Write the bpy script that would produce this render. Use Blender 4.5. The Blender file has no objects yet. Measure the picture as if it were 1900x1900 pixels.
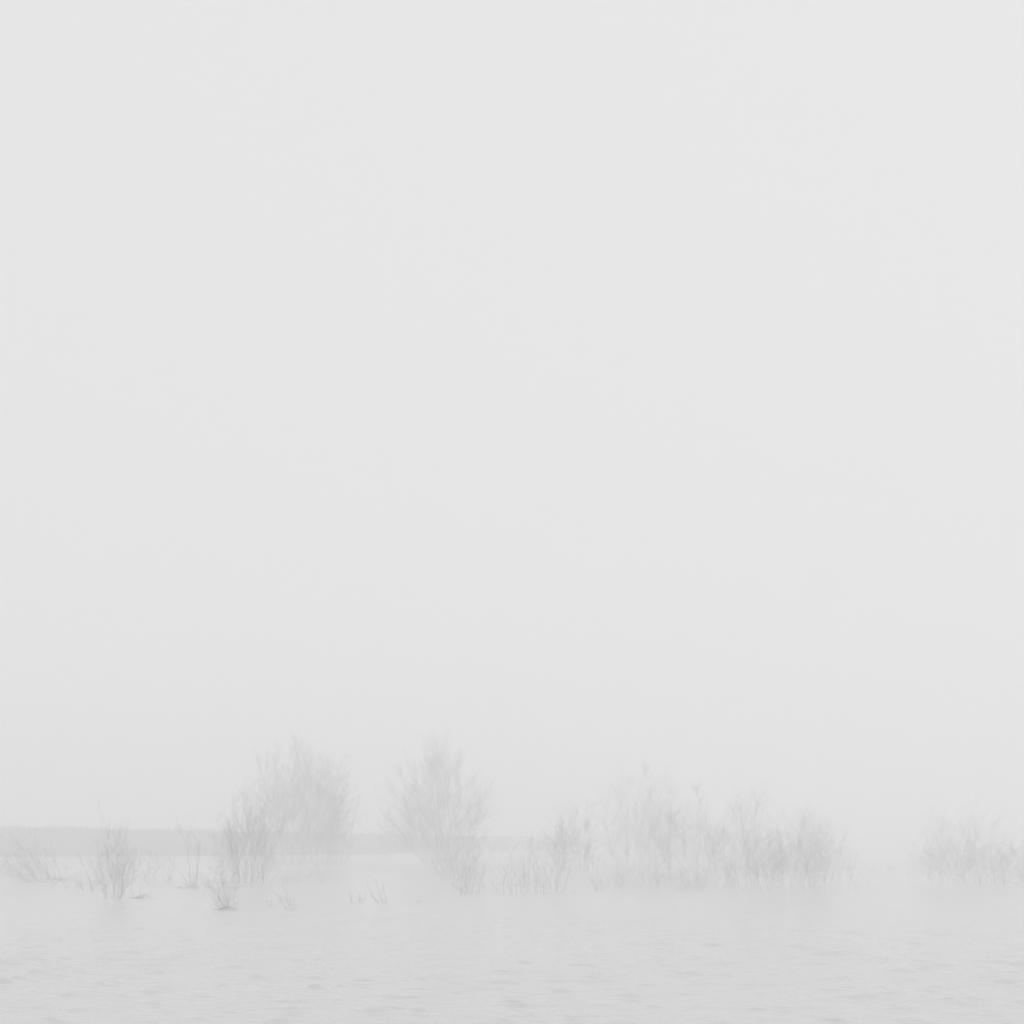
import bpy, math, random
import numpy as np
from mathutils import Vector

scene = bpy.context.scene
col = scene.collection

# ------------------------------------------------------------------ camera
EYE = 2.5                  # metres above the flood water
HORIZON = 1546.0           # row of the eye-level horizon in the 1900 px photograph
FPX = 50.0 / 36.0 * 1900   # focal length in photograph pixels
cam_data = bpy.data.cameras.new("camera")
cam_data.sensor_width = 36.0
cam_data.lens = 50.0
cam_data.shift_y = (HORIZON - 950.0) / 1900.0
cam_data.clip_start = 0.1
cam_data.clip_end = 12000.0
cam = bpy.data.objects.new("camera", cam_data)
cam.location = (0, 0, EYE)
cam.rotation_euler = (math.radians(90), 0, 0)
col.objects.link(cam)
scene.camera = cam

# ------------------------------------------------------------------ sky, sun, exposure
SUN_EL, SUN_AZ = 50.0, 70.0
OVERCAST = (8.19, 8.18, 8.16, 1)
world = bpy.data.worlds.new("World")
scene.world = world
world.use_nodes = True
wn, wl = world.node_tree.nodes, world.node_tree.links
wn.clear()
sky = wn.new("ShaderNodeTexSky")
sky.sky_type = 'NISHITA'
sky.sun_disc = False
sky.sun_elevation = math.radians(SUN_EL)
sky.sun_rotation = math.radians(SUN_AZ)
sky.dust_density = 6.0
hs = wn.new("ShaderNodeHueSaturation")
hs.inputs["Saturation"].default_value = 0.12
mx = wn.new("ShaderNodeMix")
mx.data_type = 'RGBA'
mx.inputs[0].default_value = 0.95              # stratus cloud: an even white sheet over the sky
mx.inputs[7].default_value = OVERCAST
bg = wn.new("ShaderNodeBackground")
bg.inputs["Strength"].default_value = 0.1
wo = wn.new("ShaderNodeOutputWorld")
wl.new(sky.outputs[0], hs.inputs["Color"])
wl.new(hs.outputs[0], mx.inputs[6])
wl.new(mx.outputs[2], bg.inputs["Color"])
wl.new(bg.outputs[0], wo.inputs["Surface"])

sun_data = bpy.data.lights.new("sun", 'SUN')
sun_data.energy = 0.92
sun_data.angle = math.radians(40)
sun_data.color = (1.0, 0.985, 0.965)
sun = bpy.data.objects.new("sun", sun_data)
a, e = math.radians(SUN_AZ), math.radians(SUN_EL)
sdir = Vector((math.sin(a) * math.cos(e), math.cos(a) * math.cos(e), math.sin(e)))
sun.rotation_euler = sdir.to_track_quat('Z', 'Y').to_euler()
sun.location = (0, 0, 60)
col.objects.link(sun)

scene.view_settings.view_transform = 'Standard'
scene.view_settings.look = 'None'
scene.view_settings.exposure = 0.0
scene.view_settings.gamma = 1.0
scene.view_settings.use_curve_mapping = False
scene.cycles.max_bounces = 18
scene.cycles.volume_bounces = 16
scene.cycles.use_denoising = True
scene.cycles.use_adaptive_sampling = False
scene.cycles.filter_width = 1.8                # the photograph is soft

HAZE_DENSITY = 0.0137
HAZE_COLOR = (0.9862, 0.9902, 0.9984, 1)
HAZE_TOP = 17.0

# ------------------------------------------------------------------ helpers
def tag(o, label=None, cat=None, group=None, kind=None):
    if label: o["label"] = label
    if cat: o["category"] = cat
    if group: o["group"] = group
    if kind: o["kind"] = kind
    return o

def spot(px, py):
    """A point of the photograph that lies on the water, in metres."""
    d = FPX * EYE / (py - HORIZON)
    return ((px - 950.0) / FPX * d, d)

def link(name, me, parent=None):
    o = bpy.data.objects.new(name, me)
    if parent: o.parent = parent
    col.objects.link(o)
    return o

def np_mesh(name, verts, quads, mat, smooth=True):
    me = bpy.data.meshes.new(name)
    n, q = len(verts), len(quads)
    me.vertices.add(n)
    me.vertices.foreach_set("co", np.asarray(verts, dtype=np.float32).ravel())
    me.loops.add(q * 4)
    me.loops.foreach_set("vertex_index", np.asarray(quads, dtype=np.int32).ravel())
    me.polygons.add(q)
    me.polygons.foreach_set("loop_start", np.arange(0, q * 4, 4, dtype=np.int32))
    me.polygons.foreach_set("loop_total", np.full(q, 4, dtype=np.int32))
    me.polygons.foreach_set("use_smooth", np.full(q, smooth, dtype=bool))
    me.update(calc_edges=True)
    me.validate()
    me.materials.append(mat)
    return me

def material(name):
    m = bpy.data.materials.new(name)
    m.use_nodes = True
    nt = m.node_tree
    return m, nt.nodes, nt.links, nt.nodes["Principled BSDF"]

def noise_color(name, c0, c1, scale, rough=0.85, bump=0.0):
    m, n, l, b = material(name)
    tc = n.new("ShaderNodeTexCoord")
    nz = n.new("ShaderNodeTexNoise")
    nz.inputs["Scale"].default_value = scale
    nz.inputs["Detail"].default_value = 5
    rp = n.new("ShaderNodeValToRGB")
    rp.color_ramp.elements[0].position = 0.3
    rp.color_ramp.elements[0].color = (*c0, 1)
    rp.color_ramp.elements[1].position = 0.7
    rp.color_ramp.elements[1].color = (*c1, 1)
    l.new(tc.outputs["Object"], nz.inputs["Vector"])
    l.new(nz.outputs["Fac"], rp.inputs["Fac"])
    l.new(rp.outputs["Color"], b.inputs["Base Color"])
    b.inputs["Roughness"].default_value = rough
    if bump:
        bp = n.new("ShaderNodeBump")
        bp.inputs["Strength"].default_value = bump
        l.new(nz.outputs["Fac"], bp.inputs["Height"])
        l.new(bp.outputs[0], b.inputs["Normal"])
    return m

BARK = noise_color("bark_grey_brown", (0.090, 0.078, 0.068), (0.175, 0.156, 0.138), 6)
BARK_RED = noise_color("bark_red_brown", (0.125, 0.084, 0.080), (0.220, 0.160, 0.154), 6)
BARK_FOGGED = noise_color("bark_fogged", (0.25, 0.236, 0.220), (0.39, 0.374, 0.352), 6)  # fading by thicker fog painted in: bark colour paled, no frost on the twigs
DEBRIS = noise_color("drift_debris", (0.12, 0.112, 0.10), (0.21, 0.198, 0.18), 8)
BANK = noise_color("bank_winter_grass", (0.018, 0.016, 0.014), (0.036, 0.032, 0.029), 0.35, bump=0.4)

# ------------------------------------------------------------------ water
WATER, wnn, wll, wb = material("flood_water")
wb.inputs["Base Color"].default_value = (0.62, 0.62, 0.625, 1)      # silty flood water
wb.inputs["Roughness"].default_value = 0.2
wb.inputs["IOR"].default_value = 1.33
wtc = wnn.new("ShaderNodeTexCoord")
wmap = wnn.new("ShaderNodeMapping")
wmap.inputs["Scale"].default_value = (1.0, 2.2, 1.0)
wnz = wnn.new("ShaderNodeTexNoise")
wnz.inputs["Scale"].default_value = 2.6
wnz.inputs["Detail"].default_value = 4
wbp = wnn.new("ShaderNodeBump")
wbp.inputs["Strength"].default_value = 0.22
wbp.inputs["Distance"].default_value = 0.06
wll.new(wtc.outputs["Object"], wmap.inputs["Vector"])
wll.new(wmap.outputs[0], wnz.inputs["Vector"])
wll.new(wnz.outputs["Fac"], wbp.inputs["Height"])
wll.new(wbp.outputs[0], wb.inputs["Normal"])

def build_water():
    rng = np.random.default_rng(11)
    fine = np.radians(np.linspace(-27, 27, 680))
    coarse = np.radians(np.linspace(27, 333, 60)[1:-1])
    ang = np.concatenate([fine, coarse])
    r_near = np.array([0.05, 3.0, 7.0, 11.0])
    r_fine = np.exp(np.linspace(math.log(13.0), math.log(110.0), 800))
    r_far = np.exp(np.linspace(math.log(110.0), math.log(2500.0), 26))[1:]
    rad = np.concatenate([r_near, r_fine, r_far])
    A, R = np.meshgrid(ang, rad)
    X, Y = R * np.sin(A), R * np.cos(A)
    step = R * (math.log(110.0 / 13.0) / 800)                       # row spacing
    def field(n, l0, l1, th0, ths, p, sy=1.0):
        """sum of n random sine trains, unit variance; trains too short for the local mesh are left out"""
        f = np.zeros_like(X); var = 0.0
        for _ in range(n):
            lam = math.exp(rng.uniform(math.log(l0), math.log(l1)))
            th = rng.normal(th0, ths)
            k = 2 * math.pi / lam
            c = lam ** p
            keep = np.clip((lam / step - 3.0) / 3.0, 0, 1)
            f += c * keep * np.sin(k * (math.sin(th) * X + sy * math.cos(th) * Y) + rng.uniform(0, 2 * math.pi))
            var += 0.5 * c * c
        return f / math.sqrt(var)
    wave = field(96, 0.16, 0.55, 0.06, 0.34, 0.75)
    swell = field(24, 1.2, 4.0, 0.15, 0.5, 0.6)
    group = field(50, 0.4, 1.9, 0.0, 1.3, 0.25)             # wavelets come in short groups ...
    patch = field(26, 5.0, 24.0, 0.0, 0.7, 0.3, 0.7)       # ... and the groups in ruffled patches
    act = np.clip(0.8 * group + 0.45 * patch - 0.05, 0, 2.2)
    edge = np.clip((math.radians(27) - np.abs((A + math.pi) % (2 * math.pi) - math.pi)) / math.radians(3), 0, 1)
    rfade = np.clip((R - 13.0) / 2.0, 0, 1) * np.clip((110.0 - R) / 45.0, 0, 1)
    z = (wave * (0.0048 + 0.0150 * act) + 0.008 * swell) * edge * rfade
    V = np.stack([X, Y, z], -1).reshape(-1, 3)
    nr, na = len(rad), len(ang)
    i = np.arange(nr - 1)[:, None] * na
    j = np.arange(na)[None, :]
    j2 = (j + 1) % na
    Q = np.stack([i + j, i + na + j, i + na + j2, i + j2], -1).reshape(-1, 4)
    Q = Q[:, ::-1]
    o = link("water", np_mesh("water", V, Q, WATER))
    tag(o, "pale grey flood water with small dark ripples", kind="structure")
build_water()

class Tubes:
    def __init__(self): self.v, self.q = [], []
    def add(self, pts, r0, r1, sides=3):
        n0 = len(self.v); n = len(pts)
        for i, p in enumerate(pts):
            r = r0 + (r1 - r0) * i / (n - 1)
            t = (pts[min(i + 1, n - 1)] - pts[max(i - 1, 0)]).normalized()
            u = t.cross(Vector((0.31, 0.95, 0.05))).normalized()
            w = t.cross(u)
            for s in range(sides):
                a = 2 * math.pi * s / sides
                self.v.append(p + u * (math.cos(a) * r) + w * (math.sin(a) * r))
        for i in range(n - 1):
            for s in range(sides):
                s2 = (s + 1) % sides
                self.q.append((n0 + i * sides + s, n0 + i * sides + s2, n0 + (i + 1) * sides + s2, n0 + (i + 1) * sides + s))
    def build(self, name, mat, parent):
        return link(name, np_mesh(name, [tuple(p) for p in self.v], self.q, mat), parent)

# ------------------------------------------------------------------ far bank
def build_bank():
    rng = random.Random(5)
    # waterline row, crest row along the bank as it recedes and bends away to the right
    keys = [(-420, 1593.0, 1531.0), (0, 1590.0, 1535.5), (400, 1588.2, 1543.5), (640, 1585.5, 1548.5),
            (900, 1580.0, 1551.5), (1150, 1571.5, 1553.0), (1500, 1564.0, 1553.5), (2300, 1558.0, 1553.5)]
    pts = []
    for (a0, b0, c0), (a1, b1, c1) in zip(keys[:-1], keys[1:]):
        n = 40
        for k in range(n):
            t = k / n
            px, wy, cy = a0 + (a1 - a0) * t, b0 + (b1 - b0) * t, c0 + (c1 - c0) * t
            x, y = spot(px, wy)
            h = EYE - (cy - HORIZON) * y / FPX
            pts.append((x, y, h))
    verts, quads = [], []
    prof = [(0.0, -0.6), (0.6, 0.25), (2.2, 0.55), (4.0, 0.86), (5.2, 1.0), (8.5, 0.99), (17.0, -0.3)]
    for i, (x, y, h) in enumerate(pts):
        x2, y2, _ = pts[min(i + 1, len(pts) - 1)]
        x1, y1, _ = pts[max(i - 1, 0)]
        t = Vector((x2 - x1, y2 - y1)).normalized()
        nrm = Vector((-t.y, t.x))
        if nrm.y < 0: nrm = -nrm
        wob = rng.uniform(-0.05, 0.05) + 0.06 * math.sin(i * 0.37)
        for (s, f) in prof:
            z = f * h if f > 0 else f
            if f > 0.2: z += wob * f + rng.uniform(-0.03, 0.03)
            verts.append((x + nrm.x * s, y + nrm.y * s, z))
    m = len(prof)
    for i in range(len(pts) - 1):
        for j in range(m - 1):
            quads.append((i * m + j, (i + 1) * m + j, (i + 1) * m + j + 1, i * m + j + 1))
    o = link("embankment", np_mesh("embankment", verts, quads, BANK))
    tag(o, "low dark grassy bank across the water fading into fog", kind="structure")
    fr = Tubes()
    for _ in range(7500):                                   # rough winter grass along the crest and slope
        i = rng.randrange(0, 150)
        x, y, h = pts[i]
        k = rng.choice((4, 4, 4, 5, 3, 2, 1))
        b = Vector(verts[i * m + k]).lerp(Vector(verts[(i + 1) * m + k]), rng.random())
        L = rng.uniform(0.12, 0.4) if rng.random() < 0.9 else rng.uniform(0.4, 0.8)
        b.z -= 0.05
        fr.add([b, b + Vector((rng.gauss(0, 0.12) * L, rng.gauss(0, 0.12) * L, L))], 0.03, 0.008)
    tag(fr.build("grass", BANK, o), kind="stuff")
build_bank()

# ------------------------------------------------------------------ shrubs
def rnd_dir(rng, tangent, lo, hi, up):
    """a direction that leaves the tangent at an angle of lo..hi degrees, pulled upwards"""
    u = tangent.cross(Vector((rng.gauss(0, 1), rng.gauss(0, 1), rng.gauss(0, 1)))).normalized()
    a = math.radians(rng.uniform(lo, hi))
    d = tangent * math.cos(a) + u * math.sin(a)
    d.z += up
    return d.normalized()

def curve_from(rng, p, d, length, n, up, wander):
    pts = [p.copy()]; q = p.copy(); d = d.copy()
    for k in range(n):
        d = (d + Vector((rng.gauss(0, wander), rng.gauss(0, wander), up + rng.gauss(0, wander * 0.5)))).normalized()
        q = q + d * (length / n)
        pts.append(q.copy())
    return pts

def along(pts, t):
    n = len(pts) - 1
    f = min(t, 0.999) * n; a = int(f)
    return pts[a].lerp(pts[a + 1], f - a), (pts[a + 1] - pts[a]).normalized()

def shrub(name, label, cat, px, py, top, left, right, group, cover=0.15, stems=10, branches=7, subs=4, twigs=3, shoots=0,
          mat=BARK, seed=1, base=0.35, r=0.012, low=0.15, evn=0.6, depth=0.8, hmin=0.6, straight=0.5, fan=42, spread=1.6,
          stem_name="stem", crown="twigs"):
    """px,py: foot on the water; top: row of the highest twig; left,right: columns its tips reach;
    cover: how much of the outline the fine twigs fill, which sets how thick they are"""
    rng = random.Random(seed)
    x, y = spot(px, py)
    mpp = y / FPX
    H = (py - top) * mpp
    xl, xr = (left - px) * mpp, (right - px) * mpp
    half, cx = (xr - xl) / 2, (xl + xr) / 2
    root = bpy.data.objects.new(name, None)
    root.location = (x, y, 0)
    root.empty_display_size = 0.3
    col.objects.link(root)
    tag(root, label, cat, group)
    fine = []                                                # (points, relative radius, tip ratio)
    z0 = -0.25
    for i in range(stems + shoots):
        main = i < stems
        u = ((i + 0.5) / stems * 2 - 1) if main else rng.uniform(-1, 1)
        u = max(-1, min(1, u + rng.uniform(-0.22, 0.22)))
        env = math.sqrt(max(0.0, 1 - evn * u * u))
        hz = H * 0.93 * env * (1 - (1 - hmin) * rng.random() ** 1.6) * (1.0 if main else rng.uniform(0.3, 1.0))
        ty = rng.uniform(-1, 1) * half * depth
        b = Vector((base * (0.75 * u + rng.uniform(-0.55, 0.55)), rng.gauss(0, 1.0) * base * spread, z0))
        tip = Vector((cx + half * 0.97 * u * rng.uniform(0.8, 1.0), ty, hz))
        ctl = b + Vector(((tip.x - b.x) * straight, (tip.y - b.y) * straight, (tip.z - b.z) * (1 - straight * 0.9)))
        n = 9
        wob, w, dw = [], Vector((0, 0, 0)), Vector((0, 0, 0))
        for k in range(n + 1):
            wob.append(w.copy())
            dw = dw * 0.5 + Vector((rng.gauss(0, 1), rng.gauss(0, 1), rng.gauss(0, 0.5))) * H * 0.008
            w = w + dw
        pts = [b * (1 - k / n) ** 2 + ctl * (2 * k / n * (1 - k / n)) + tip * (k / n) ** 2 + wob[k] for k in range(n + 1)]
        rr = r * rng.uniform(0.6, 1.2)
        tb = None
        if main:
            tb = Tubes()
            tb.add(pts, rr, rr * 0.2, 5)
        else:
            fine.append((pts[::3], 1.6, 0.4))
        L = (tip - b).length
        for _ in range(branches if main else max(1, branches // 2)):
            t = low + (0.97 - low) * rng.random() ** 0.8
            p, tg = along(pts, t)
            bl = L * rng.uniform(0.14, 0.36) * (1.2 - 0.75 * t)
            bp = curve_from(rng, p, rnd_dir(rng, tg, 10, fan, 0.08), bl, 4, 0.05, 0.08)
            if main: tb.add(bp, rr * (1 - 0.75 * t) * 0.45, rr * 0.12)
            else: fine.append((bp[::2], 1.2, 0.5))
            for _ in range(subs if main else max(1, subs // 2)):
                q, tq = along(bp, rng.uniform(0.1, 1.0))
                sl = bl * rng.uniform(0.4, 0.8)
                sp = curve_from(rng, q, rnd_dir(rng, tq, 8, fan, 0.08), sl, 3, 0.05, 0.07)
                fine.append((sp, 1.1, 0.5))
                for _ in range(twigs):
                    q2, t2 = along(sp, rng.uniform(0.15, 1.0))
                    fine.append((curve_from(rng, q2, rnd_dir(rng, t2, 8, fan, 0.08), sl * rng.uniform(0.5, 1.0), 2, 0.05, 0.06), 0.8, 0.5))
        if main: tb.build(stem_name, mat, root)
    total = sum(sum((a - c).length for a, c in zip(p[1:], p[:-1])) * 2 * k * 0.75 for p, k, _ in fine)
    tw = -math.log(1 - cover) * (half * 2 * H * 0.72) / total
    tw = max(0.0012, min(0.014, tw))
    ft = Tubes()
    for p, k, e_ in fine: ft.add(p, tw * k, tw * k * e_)
    tag(ft.build(crown, mat, root), kind="stuff")
    return root

G_SMALL = "small shrubs standing in the flood water"
G_TREE = "tall willows in the fog"
G_THIN = "thin saplings standing in the water"
G_SCRUB = "dense scrub fading into the fog"

G_FILL = "low brush between the larger shrubs"

shrub("willow_shrub", "low wide shrub leaning left at the left edge of the water", "shrub", 84, 1637, 1530, -60, 98, G_SMALL,
      cover=0.26, stems=14, branches=6, subs=3, twigs=2, shoots=80, mat=BARK, seed=21, base=1.0, r=0.009, evn=0.3, straight=0.55, hmin=0.4, fan=34)
shrub("willow_sapling", "few thin stems leaning left between the left edge shrub and the reddish shrub", "sapling", 172, 1655, 1575, 138, 178, G_THIN,
      cover=0.05, stems=5, branches=4, subs=2, twigs=1, shoots=4, mat=BARK, seed=22, base=0.3, r=0.007)
shrub("willow_shrub", "upright reddish shrub in front of the dark bank near the left", "shrub", 216, 1668, 1478, 172, 256, G_SMALL,
      cover=0.2, stems=10, branches=8, subs=4, twigs=2, shoots=60, mat=BARK_RED, seed=23, base=0.3, r=0.007, evn=0.75, straight=0.45, hmin=0.55)
shrub("willow_shrub", "low thin scrub just right of the upright reddish shrub", "shrub", 280, 1641, 1580, 236, 326, G_SMALL,
      cover=0.18, stems=9, branches=5, subs=3, twigs=2, shoots=40, mat=BARK, seed=24, base=1.3, r=0.007, evn=0.4, hmin=0.3)
shrub("willow_sapling", "forked sapling with one long thin stem bending far left", "sapling", 356, 1643, 1478, 302, 380, G_THIN,
      cover=0.04, stems=4, branches=5, subs=2, twigs=2, shoots=6, mat=BARK, seed=25, base=0.2, r=0.013, evn=0.8, straight=0.3, hmin=0.4)
shrub("willow_shrub", "small dense dark shrub leaning left, nearest to the viewer", "shrub", 428, 1684, 1618, 378, 440, G_SMALL,
      cover=0.14, stems=8, branches=6, subs=3, twigs=2, shoots=24, mat=BARK_RED, seed=26, base=0.2, r=0.006, evn=0.6, straight=0.6, hmin=0.4)
shrub("willow_shrub", "dense fan shaped reddish shrub standing before the tallest willow", "shrub", 458, 1638, 1442, 386, 524, G_SMALL,
      cover=0.36, stems=16, branches=9, subs=4, twigs=3, shoots=100, mat=BARK_RED, seed=27, base=0.8, r=0.01, evn=0.55, straight=0.5, hmin=0.65, fan=34)
shrub("willow_tree", "tallest willow with broad rounded crown of bare branches, left of centre", "tree", 556, 1604, 1376, 456, 650, G_TREE,
      cover=0.62, stems=18, branches=11, subs=6, twigs=4, shoots=150, mat=BARK, seed=28, base=1.8, r=0.014, low=0.25, evn=0.8, straight=0.5, hmin=0.8, fan=36, stem_name="limb", crown="crown")
shrub("willow_tree", "slimmer willow rising at the right flank of the tallest willow", "tree", 618, 1606, 1395, 566, 674, G_TREE,
      cover=0.45, stems=10, branches=9, subs=5, twigs=4, shoots=60, mat=BARK, seed=29, base=1.0, r=0.012, low=0.2, evn=0.6, straight=0.4, hmin=0.8, fan=36, stem_name="limb", crown="crown")
shrub("willow_sapling", "small leaning sprig with a dark foot right of the nearest dense shrub", "sapling", 546, 1689, 1634, 506, 552, G_THIN,
      cover=0.06, stems=4, branches=5, subs=2, twigs=2, shoots=4, mat=BARK, seed=30, base=0.12, r=0.007, straight=0.6)
shrub("willow_sapling", "tiny twig stub alone on the water left of the leaning sprig", "sapling", 500, 1682, 1664, 492, 508, G_THIN,
      cover=0.12, stems=3, branches=3, subs=2, twigs=1, shoots=3, mat=BARK, seed=31, base=0.07, r=0.006)
shrub("willow_sapling", "single thin stem leaning left on open water below the gap between the tall willows", "sapling", 717, 1677, 1624, 676, 722, G_THIN,
      cover=0.04, stems=3, branches=4, subs=2, twigs=1, shoots=2, mat=BARK, seed=32, base=0.1, r=0.007, straight=0.6)
shrub("willow_sapling", "small forked sprig left of the single thin leaning stem", "sapling", 662, 1676, 1638, 642, 690, G_THIN,
      cover=0.05, stems=3, branches=4, subs=2, twigs=2, shoots=3, mat=BARK, seed=33, base=0.15, r=0.006)
shrub("willow_sapling", "short upright twig right of the single thin leaning stem", "sapling", 777, 1676, 1655, 768, 784, G_THIN,
      cover=0.06, stems=2, branches=3, subs=2, twigs=1, shoots=2, mat=BARK, seed=34, base=0.05, r=0.006)
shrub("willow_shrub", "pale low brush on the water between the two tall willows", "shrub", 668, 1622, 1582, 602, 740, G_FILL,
      cover=0.2, stems=9, branches=5, subs=3, twigs=2, shoots=60, mat=BARK_FOGGED, seed=71, base=3.0, r=0.008, evn=0.5, hmin=0.3, spread=2.0)
shrub("willow_tree", "broad pale willow with rounded crown at the centre left", "tree", 828, 1602, 1374, 692, 926, G_TREE,
      cover=0.58, stems=18, branches=11, subs=6, twigs=3, shoots=150, mat=BARK, seed=35, base=1.3, r=0.014, low=0.25, evn=0.8, straight=0.5, hmin=0.8, fan=38, stem_name="limb", crown="crown")
shrub("willow_shrub", "soft low shrub leaning left under the crown of the broad pale willow", "shrub", 850, 1634, 1530, 786, 908, G_FILL,
      cover=0.20, stems=10, branches=7, subs=4, twigs=3, shoots=70, mat=BARK, seed=78, base=0.9, r=0.009, evn=0.6, hmin=0.4, spread=2.2)
shrub("willow_shrub", "sparse low scrub at the foot of the tallest willow", "shrub", 540, 1640, 1596, 486, 612, G_FILL,
      cover=0.18, stems=8, branches=5, subs=3, twigs=2, shoots=60, mat=BARK, seed=79, base=1.5, r=0.006, evn=0.5, hmin=0.3, spread=2.2)
shrub("willow_shrub", "small tangled shrub at the foot of the broad pale willow", "shrub", 872, 1660, 1578, 836, 908, G_SMALL,
      cover=0.12, stems=8, branches=6, subs=3, twigs=2, shoots=24, mat=BARK, seed=36, base=0.5, r=0.008, evn=0.5, hmin=0.35)
shrub("willow_sapling", "pair of thin upright stems just right of the small tangled shrub", "sapling", 938, 1660, 1570, 912, 954, G_THIN,
      cover=0.05, stems=3, branches=5, subs=2, twigs=2, shoots=6, mat=BARK_FOGGED, seed=37, base=0.4, r=0.008, straight=0.3)
shrub("willow_sapling", "loose clump of thin stems at the centre of the water", "sapling", 978, 1659, 1535, 948, 1008, G_THIN,
      cover=0.12, stems=6, branches=6, subs=3, twigs=2, shoots=20, mat=BARK_FOGGED, seed=38, base=0.6, r=0.008, straight=0.3, hmin=0.4)
shrub("willow_shrub", "slender upright shrub right of centre with darker foot", "shrub", 1032, 1658, 1508, 996, 1072, G_SMALL,
      cover=0.16, stems=9, branches=7, subs=3, twigs=2, shoots=50, mat=BARK_FOGGED, seed=39, base=0.6, r=0.005, evn=0.7, straight=0.3, hmin=0.35)
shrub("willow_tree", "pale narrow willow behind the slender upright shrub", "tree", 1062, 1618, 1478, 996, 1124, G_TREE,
      cover=0.42, stems=10, branches=8, subs=6, twigs=4, shoots=60, mat=BARK_FOGGED, seed=40, base=1.3, r=0.01, evn=0.75, straight=0.3, hmin=0.5, stem_name="limb", crown="crown")
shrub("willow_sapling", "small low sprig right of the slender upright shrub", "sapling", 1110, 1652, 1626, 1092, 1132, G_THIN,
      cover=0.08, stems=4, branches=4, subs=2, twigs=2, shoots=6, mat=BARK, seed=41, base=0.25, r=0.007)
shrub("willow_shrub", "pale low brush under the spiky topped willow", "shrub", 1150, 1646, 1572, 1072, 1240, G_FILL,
      cover=0.2, stems=10, branches=6, subs=3, twigs=2, shoots=100, mat=BARK_FOGGED, seed=72, base=1.6, r=0.007, evn=0.5, hmin=0.3, spread=2.2)
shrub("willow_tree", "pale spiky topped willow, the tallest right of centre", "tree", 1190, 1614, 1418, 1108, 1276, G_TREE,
      cover=0.4, stems=14, branches=9, subs=6, twigs=4, shoots=110, mat=BARK_FOGGED, seed=42, base=2.0, r=0.01, evn=0.75, straight=0.3, hmin=0.55, fan=30, stem_name="limb", crown="crown")
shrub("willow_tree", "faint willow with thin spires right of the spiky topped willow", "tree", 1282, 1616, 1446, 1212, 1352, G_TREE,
      cover=0.38, stems=12, branches=8, subs=6, twigs=4, shoots=80, mat=BARK_FOGGED, seed=43, base=2.0, r=0.01, evn=0.7, straight=0.3, hmin=0.5, fan=30, stem_name="limb", crown="crown")
shrub("willow_sapling", "thin stem leaning left before the faint spired willow", "sapling", 1284, 1650, 1600, 1258, 1290, G_THIN,
      cover=0.06, stems=3, branches=4, subs=2, twigs=1, shoots=3, mat=BARK_FOGGED, seed=44, base=0.12, r=0.008, straight=0.6)
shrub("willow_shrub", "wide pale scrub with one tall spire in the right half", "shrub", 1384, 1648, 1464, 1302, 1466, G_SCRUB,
      cover=0.28, stems=14, branches=8, subs=5, twigs=3, shoots=160, mat=BARK_FOGGED, seed=45, base=1.4, r=0.005, evn=0.6, straight=0.25, hmin=0.45, fan=30, low=0.08, spread=2.2)
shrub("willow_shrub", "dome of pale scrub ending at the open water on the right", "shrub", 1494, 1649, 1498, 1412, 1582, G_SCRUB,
      cover=0.31, stems=14, branches=8, subs=5, twigs=3, shoots=180, mat=BARK_FOGGED, seed=46, base=1.5, r=0.005, evn=0.8, straight=0.25, hmin=0.6, fan=32, low=0.08, spread=2.2)
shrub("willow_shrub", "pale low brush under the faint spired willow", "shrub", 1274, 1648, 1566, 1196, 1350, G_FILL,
      cover=0.2, stems=10, branches=6, subs=3, twigs=2, shoots=100, mat=BARK_FOGGED, seed=74, base=1.7, r=0.007, evn=0.5, hmin=0.3, spread=2.2)
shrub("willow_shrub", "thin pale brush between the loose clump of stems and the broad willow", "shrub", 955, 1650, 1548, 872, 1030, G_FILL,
      cover=0.17, stems=8, branches=5, subs=3, twigs=2, shoots=90, mat=BARK_FOGGED, seed=75, base=1.5, r=0.007, evn=0.5, hmin=0.3, spread=2.2)
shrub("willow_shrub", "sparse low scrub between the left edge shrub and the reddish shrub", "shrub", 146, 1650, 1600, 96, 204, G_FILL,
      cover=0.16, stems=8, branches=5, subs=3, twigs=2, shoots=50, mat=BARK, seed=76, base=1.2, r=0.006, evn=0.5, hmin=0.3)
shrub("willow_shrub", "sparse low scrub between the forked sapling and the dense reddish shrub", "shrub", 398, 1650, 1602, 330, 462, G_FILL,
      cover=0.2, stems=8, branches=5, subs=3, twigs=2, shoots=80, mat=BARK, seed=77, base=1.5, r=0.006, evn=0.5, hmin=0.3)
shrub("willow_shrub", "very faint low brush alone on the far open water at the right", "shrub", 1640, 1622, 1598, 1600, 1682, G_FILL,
      cover=0.1, stems=7, branches=4, subs=3, twigs=2, shoots=30, mat=BARK_FOGGED, seed=73, base=2.0, r=0.007, evn=0.5, hmin=0.3)
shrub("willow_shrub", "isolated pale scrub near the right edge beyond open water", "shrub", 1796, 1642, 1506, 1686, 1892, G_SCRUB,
      cover=0.34, stems=14, branches=8, subs=5, twigs=3, shoots=180, mat=BARK_FOGGED, seed=47, base=1.6, r=0.005, evn=0.75, straight=0.25, hmin=0.5, fan=32, low=0.08, spread=2.2)
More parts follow.
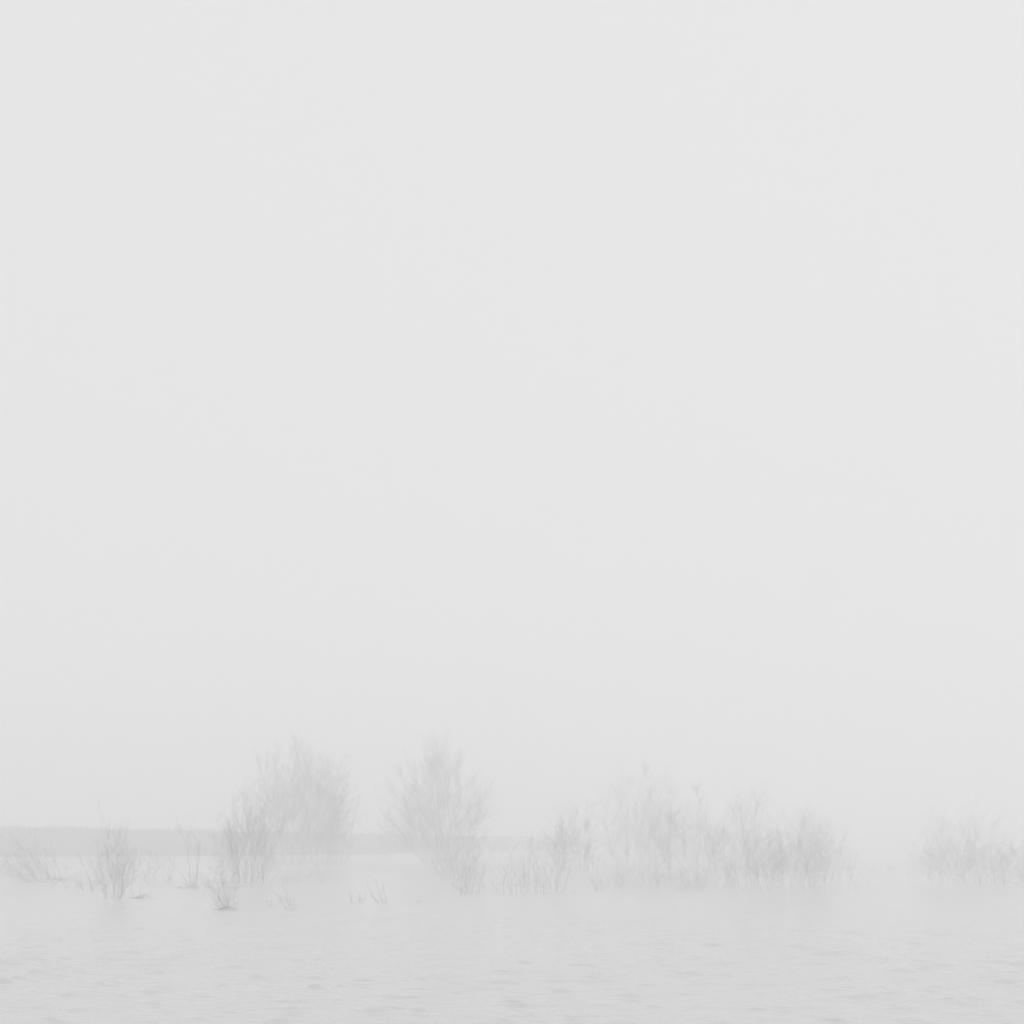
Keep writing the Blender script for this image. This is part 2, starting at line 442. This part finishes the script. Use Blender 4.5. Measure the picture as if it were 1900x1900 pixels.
shrub("willow_shrub", "pale scrub cut off by the right edge of the picture", "shrub", 1896, 1643, 1538, 1848, 1950, G_SCRUB,
      cover=0.27, stems=10, branches=7, subs=4, twigs=3, shoots=90, mat=BARK_FOGGED, seed=48, base=1.0, r=0.005, evn=0.6, straight=0.25, hmin=0.4, fan=32, low=0.08, spread=2.2)

# ------------------------------------------------------------------ drifted debris caught at the shrubs
def debris(label, px, py, w_px, h_px, seed):
    rng = random.Random(seed)
    x, y = spot(px, py)
    mpp = y / FPX
    W, Hh = w_px * mpp / 2, h_px * mpp
    tb = Tubes()
    for _ in range(20):
        c = Vector((rng.gauss(0, 0.45) * W, rng.gauss(0, 0.35) * W * 0.6, rng.uniform(-0.02, 1) * Hh * 0.5))
        d = Vector((rng.uniform(-1, 1), rng.uniform(-0.6, 0.6), rng.gauss(0, 0.22))).normalized()
        tb.add(curve_from(rng, c - d * 0.2, d, rng.uniform(0.25, 0.7), 3, 0.0, 0.12), 0.006, 0.003)
    o = tb.build("drift_debris", DEBRIS, None)
    o.location = (x, y, 0)
    tag(o, label, "debris", "drift debris on the water")
debris("flat raft of drifted twigs at the right foot of the left edge shrub", 118, 1634, 50, 10, 61)
debris("thin line of drifted twigs at the right foot of the upright reddish shrub", 262, 1667, 62, 10, 62)
debris("drifted twigs around the foot of the forked sapling", 352, 1648, 60, 9, 63)
debris("drifted twigs below the small dense leaning shrub", 420, 1688, 40, 8, 64)

# ------------------------------------------------------------------ fog
def build_haze():
    s, b, t = 2600.0, -1.0, HAZE_TOP
    v = [(x, y, z) for z in (b, t) for y in (-s, s) for x in (-s, s)]
    q = [(0, 2, 3, 1), (4, 5, 7, 6), (0, 1, 5, 4), (2, 6, 7, 3), (0, 4, 6, 2), (1, 3, 7, 5)]
    m = bpy.data.materials.new("fog")
    m.use_nodes = True
    n, l = m.node_tree.nodes, m.node_tree.links
    n.clear()
    out = n.new("ShaderNodeOutputMaterial")
    pv = n.new("ShaderNodeVolumePrincipled")
    pv.inputs["Color"].default_value = HAZE_COLOR
    pv.inputs["Anisotropy"].default_value = 0.2
    pv.inputs["Density"].default_value = HAZE_DENSITY
    l.new(pv.outputs[0], out.inputs["Volume"])
    o = link("haze", np_mesh("haze", v, q, m, smooth=False))
    tag(o, "pale winter fog over the water", kind="stuff")
build_haze()
